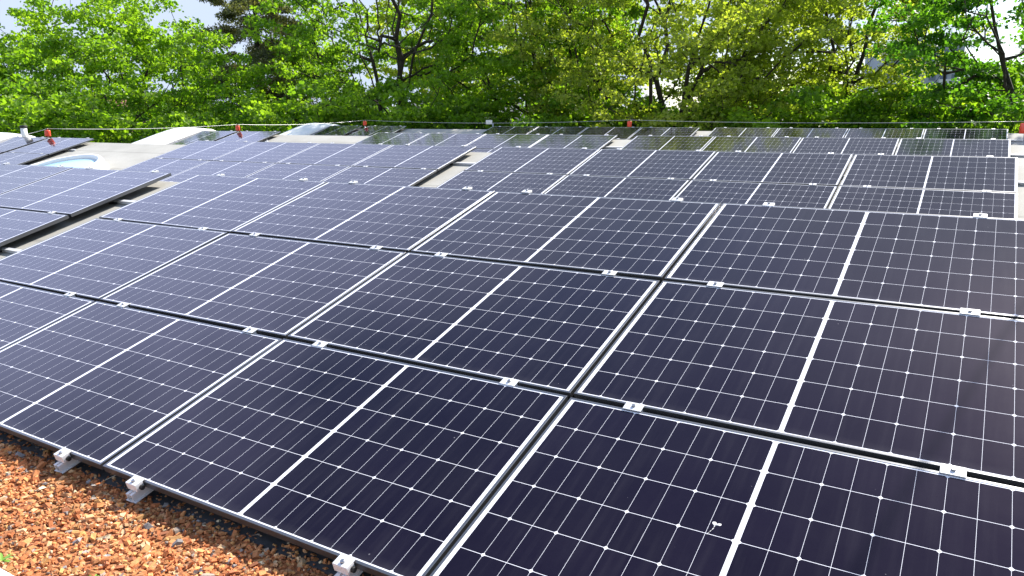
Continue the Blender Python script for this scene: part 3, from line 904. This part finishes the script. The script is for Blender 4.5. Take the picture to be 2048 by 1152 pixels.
G = 'broadleaf trees standing behind the roof'
broad_tree('maple_tree', from_view(222, 46), 'bright green rounded maple standing at the left behind the skylight roof', 14, 4.0, (0, 0, 7.9), (7.3, 6.6, 5.7), 700, 125, .74, .18, 'bright', 21, G, leaders=4, r_base=.20)
broad_tree('maple_tree', from_view(-190, 48), 'bright green maple cut by the left edge, left of the rounded maple', 13, 3.2, (0, 0, 6.0), (5.6, 5.6, 4.8), 400, 120, .76, .18, 'bright', 22, G)
broad_tree('maple_tree', from_view(800, 41), 'tall open maple with forked dark trunk left of the middle', 19, 6.4, (-.4, 0, 10.9), (7.8, 6.6, 8.1), 640, 115, .70, .18, 'green', 23, G, leaders=5, r_base=.34, spread=.36, window=1.9)
broad_tree('maple_tree', from_view(1330, 35), 'yellow green maple with many stems right of the middle', 19, 5.0, (0, 0, 10.4), (7.6, 6.0, 8.2), 900, 120, .66, .16, 'yellow', 24, G, leaders=5, r_base=.28, spread=.45)
broad_tree('maple_tree', from_view(1070, 40), 'mid green maple between the forked maple and the yellow green one', 19, 5.5, (0, 0, 10.6), (6.2, 5.4, 8.2), 480, 115, .7, .17, 'green', 25, G, leaders=4, r_base=.26)
broad_tree('maple_tree', from_view(1690, 39), 'pale yellow green airy tree left of the grey tower', 17, 6.0, (0, 0, 10.4), (4.8, 4.6, 6.6), 380, 110, .62, .15, 'yellow', 26, G, leaders=4, r_base=.18)
broad_tree('maple_tree', from_view(1535, 43), 'yellow green maple standing back between the many stemmed one and the airy tree', 17, 5.0, (0, 0, 9.4), (6.4, 5.4, 7.2), 520, 115, .68, .17, 'yellow', 28, G, leaders=4, r_base=.22)
broad_tree('maple_tree', from_view(2090, 32), 'deep green maple reaching in at the right edge before the tower', 16, 5.8, (0, 0, 9.4), (5.6, 5.6, 5.4), 380, 170, .62, .15, 'deep', 27, G, leaders=4, r_base=.22, spread=.5)

# conifer
def conifer(loc, label, height, rad, seed):
    r = np.random.default_rng(seed)
    root = empty('pine_tree', loc); tag(root, label, 'tree')
    P = [np.array([0., 0, 0])]; par = [-1]; tips = []
    nz_ = 26
    for i in range(1, nz_+1):
        P.append(np.array([r.normal(0, .04), r.normal(0, .04), height*i/nz_])); par.append(i-1)
    for i in range(4, nz_):
        z = height*i/nz_
        L0 = rad*(1 - (z/height)**1.6) + .5
        for b_ in range(r.integers(5, 8)):
            a = r.uniform(0, 2*pi); L = L0*r.uniform(.6, 1.1); prev = i
            for s in range(1, 5):
                t = s/4
                P.append(P[i] + np.array([cos(a)*L*t, sin(a)*L*t, .25*L*t - .42*L*t*t]) + r.normal(0, .06, 3)); par.append(prev); prev = len(P)-1
                if s > 1: tips.append(prev)
    P = np.array(P); par = np.array(par); tips = np.array(tips)
    branch_mesh(P, par, tips, .012, .25, 'trunk', root)
    pal = ((0.105, 0.115, 0.055), (0.180, 0.165, 0.085), (0.060, 0.080, 0.048))
    X, S, Cc = clump_leaves(r, P, tips, 520, .85, .21, pal)
    leaf_mesh('crown', X, 0.2, S, Cc, root, M_NEEDLE, seed+1, aspect=.40)
conifer(from_view(525, 58), 'dark grey green pine between the rounded maple and the forked maple', 22, 6.0, 41)

# trees and shrubs further back
back = [(-30, 52, 'green', 12), (120, 55, 'deep', 9), (380, 52, 'deep', 9), (640, 58, 'green', 12), (900, 58, 'tall', 27), (1150, 55, 'tall', 27),
        (1470, 50, 'green', 10), (1640, 52, 'deep', 9), (1800, 50, 'deep', 8), (1950, 46, 'deep', 9), (2130, 44, 'deep', 12)]
names_b = ['behind the cut off maple at the left', 'behind the rounded maple, left side', 'behind the rounded maple, right side', 'behind the pine and forked maple', 'behind the forked maple',
           'behind the yellow green maple, left side', 'behind the yellow green maple, right side', 'behind the airy tree', 'low, in front of the grey tower', 'right of the grey tower', 'cut by the right edge']
protos = {}
for i, ((u, D, pal, hh), nm) in enumerate(zip(back, names_b)):
    kind = (pal, hh > 10)
    lab = '%s background tree %s' % ({'green': 'mid green', 'deep': 'dark green', 'tall': 'tall green'}[pal], nm)
    if kind not in protos:
        if hh > 20: o = broad_tree('background_tree', from_view(u, D), lab, hh, 6, (0, 0, 15.0), (5.6, 5.4, 11.0), 360, 95, 1.1, .30, 'yellow', 60+i, 'trees of the background row', leaders=5, r_base=.3)
        elif hh > 10: o = broad_tree('background_tree', from_view(u, D), lab, hh, 4, (0, 0, 7.2), (5.0, 5.0, 5.0), 260, 110, .80, .20, pal, 60+i, 'trees of the background row')
        else: o = broad_tree('background_tree', from_view(u, D), lab, hh, 2.2, (0, 0, 4.8), (5.2, 5.2, 4.0), 300, 120, .80, .20, pal, 60+i, 'trees of the background row')
        protos[kind] = o
    else:
        o = copy_tree(protos[kind]); o.location = from_view(u, D)
        o.rotation_euler = (0, 0, i*1.3); s_ = 0.92 + 0.05*(i % 4); o.scale = (s_, s_, s_)
        tag(o, lab, 'tree', 'trees of the background row')
# shrubs right behind the roof edge
shp = None
for i, (u, D, sc_) in enumerate([(60, 36, 1.2), (330, 38, 1.1), (450, 35, 1.0), (610, 36, 1.2), (760, 38, 1.1), (900, 36, 1.25), (1020, 33, 1.0), (1160, 36, 1.2), (1400, 35, 1.1), (1520, 33, 1.15), (1620, 36, 1.2), (1760, 38, 1.2), (1880, 36, 1.25), (1990, 33, 1.1)]):
    wh = ['beneath the cut off maple', 'beneath the rounded maple', 'at the foot of the pine', 'behind the rearmost white gable', 'left of the forked trunk', 'right of the forked trunk', 'behind the small white sign',
          'left of the yellow green maple', 'right of the yellow green trunk', 'under the outer yellow green branches', 'left of the airy tree', 'right of the airy tree', 'below the grey tower', 'below the deep green maple'][i]
    if shp is None:
        shp = broad_tree('shrub', from_view(u, D), 'leafy green shrub ' + wh, 5, .5, (0, 0, 3.4), (2.6, 2.6, 3.2), 220, 170, .6, .16, 'green', 90, 'shrubs under the trees', leaders=4, r_base=.08)
        shp['category'] = 'shrub'; o = shp
    else:
        o = copy_tree(shp); o.location = from_view(u, D)
    o.rotation_euler = (0, 0, i*2.1); o.scale = (sc_*1.1, sc_*1.1, sc_)
    tag(o, 'leafy green shrub ' + wh, 'shrub', 'shrubs under the trees')

# far woodland as one mass
def woodland():
    r = np.random.default_rng(77)
    N = 36000
    az = r.uniform(radians(-75), radians(15), N); D = r.uniform(85, 130, N)
    top = 4.5 + 2.0*np.sin(az*23) + 1.6*np.sin(az*51+1) + 0.9*np.sin(az*97)
    z = -5 + (top+5)*r.uniform(0, 1, N)**0.8*(0.55+0.45*(D-85)/45)
    c = np.stack([3.2 + np.sin(az)*D, -1.8 + np.cos(az)*D, z], -1)
    w = r.uniform(0, 1, (N, 1)); col = np.array([.028, .062, .024]) + w*np.array([.05, .075, .012])
    o = leaf_mesh('woodland', c, .8, r.uniform(.5, 1.3, N), col, None, M_LEAF, 78)
    tag(o, 'distant green wood seen through the gaps between the trees', 'woodland', kind='stuff')
woodland()

# ------------------------------------------------------------------ far tower block
def tower():
    p = from_view(1812, 240)
    az = radians(-30.938) + math.atan((1862-1024)/1538.76)
    root = empty('tower_block', p, (0, 0, -az + radians(22)))
    tag(root, 'grey high rise block glimpsed through the branches at the right', 'building')
    mw = simple('tower_render', (0.34, 0.36, 0.42), 0.9, 0, .06, .3)
    ml = simple('tower_balcony', (0.62, 0.62, 0.62), 0.8)
    mg_ = simple('tower_glass', (0.10, 0.13, 0.19), 0.15)
    b = MB(); b.box(-10, 10, -7, 7, 0, 25.5); b.box(-10.3, 10.3, -7.3, 7.3, 25.5, 26.1); b.box(-4, 3, -4, 4, 26.1, 27.6); b.build('wall', mw, root)
    wm = None
    for fl in range(2, 8):
        for c in range(7):
            if wm is None:
                w_ = MB(); w_.box(-.85, .85, -.06, .06, -.75, .75); wm = w_.build('window', mg_, root); o = wm
            else:
                o = wm.copy(); COL.objects.link(o)
            o.location = (-8.4 + c*2.8, -7.02, 2.0 + fl*3.1)
    bm_ = None
    for fl in range(2, 8):
        for c in (1, 5):
            if bm_ is None:
                w_ = MB(); w_.box(-1.5, 1.5, -1.2, 0, -.12, .95); bm_ = w_.build('balcony', ml, root); o = bm_
            else:
                o = bm_.copy(); COL.objects.link(o)
            o.location = (-8.4 + c*2.8, -7.09, 0.5 + fl*3.1)
tower()

# white house glimpsed behind the left maple
def house(u, D, rz, label, wall, roof_c, seed):
    p = from_view(u, D)
    root = empty('house', p, (0, 0, rz)); tag(root, label, 'house')
    mw = simple('house_wall_%d' % seed, wall, .9, 0, .05, 2)
    mr = simple('house_roof_%d' % seed, roof_c, .9, 0, .2, 4)
    b = MB(); b.box(-5, 5, -3.5, 3.5, 0, 5.4)
    b.add([(-5, -3.5, 5.4), (-5, 3.5, 5.4), (-5, 0, 8.0)], [(0, 1, 2)][::1]); b.add([(5, -3.5, 5.4), (5, 3.5, 5.4), (5, 0, 8.0)], [(0, 1, 2)])
    b.build('wall', mw, root)
    b = MB()
    for sg in (-1, 1):
        b.add([(-5.4, sg*3.95, 5.15), (5.4, sg*3.95, 5.15), (5.4, 0, 8.1), (-5.4, 0, 8.1), (-5.4, sg*3.95, 5.3), (5.4, sg*3.95, 5.3), (5.4, 0, 8.26), (-5.4, 0, 8.26)],
              [(3,2,1,0),(4,5,6,7),(0,1,5,4),(1,2,6,5),(3,0,4,7)])
    b.build('roof', mr, root)
    mg_ = simple('house_glass_%d' % seed, (.05, .07, .1), .1)
    for x in (-3.2, 0, 3.2):
        for z in (1.5, 4.0):
            w_ = MB(); w_.box(x-.6, x+.6, -3.56, -3.5025, z-.7, z+.7); w_.build('window', mg_, root)
house(105, 66, radians(60), 'white house glimpsed through the left maple', (.78, .78, .76), (.22, .1, .07), 1)
house(925, 70, radians(35), 'pale house with grey roof glimpsed behind the forked maple', (.6, .58, .55), (.2, .2, .21), 2)

# small white sign on a post behind the rearmost array
p = from_view(978, 27.5)
root = empty('signpost', (p.x, p.y, -5.2), (0, 0, radians(35)))
b = MB(); b.tube([(0.14, 0, 0), (0.14, 0, 6.60)], .022, 8); b.build('pole', M_GREY, root)
b = MB(); b.box(-.11, .11, -.035, -.031, 6.56, 6.70, b=.001); b.build('sign_panel', M_WHITE, root)
tag(root, 'small white sign on a post behind the rearmost array', 'sign')
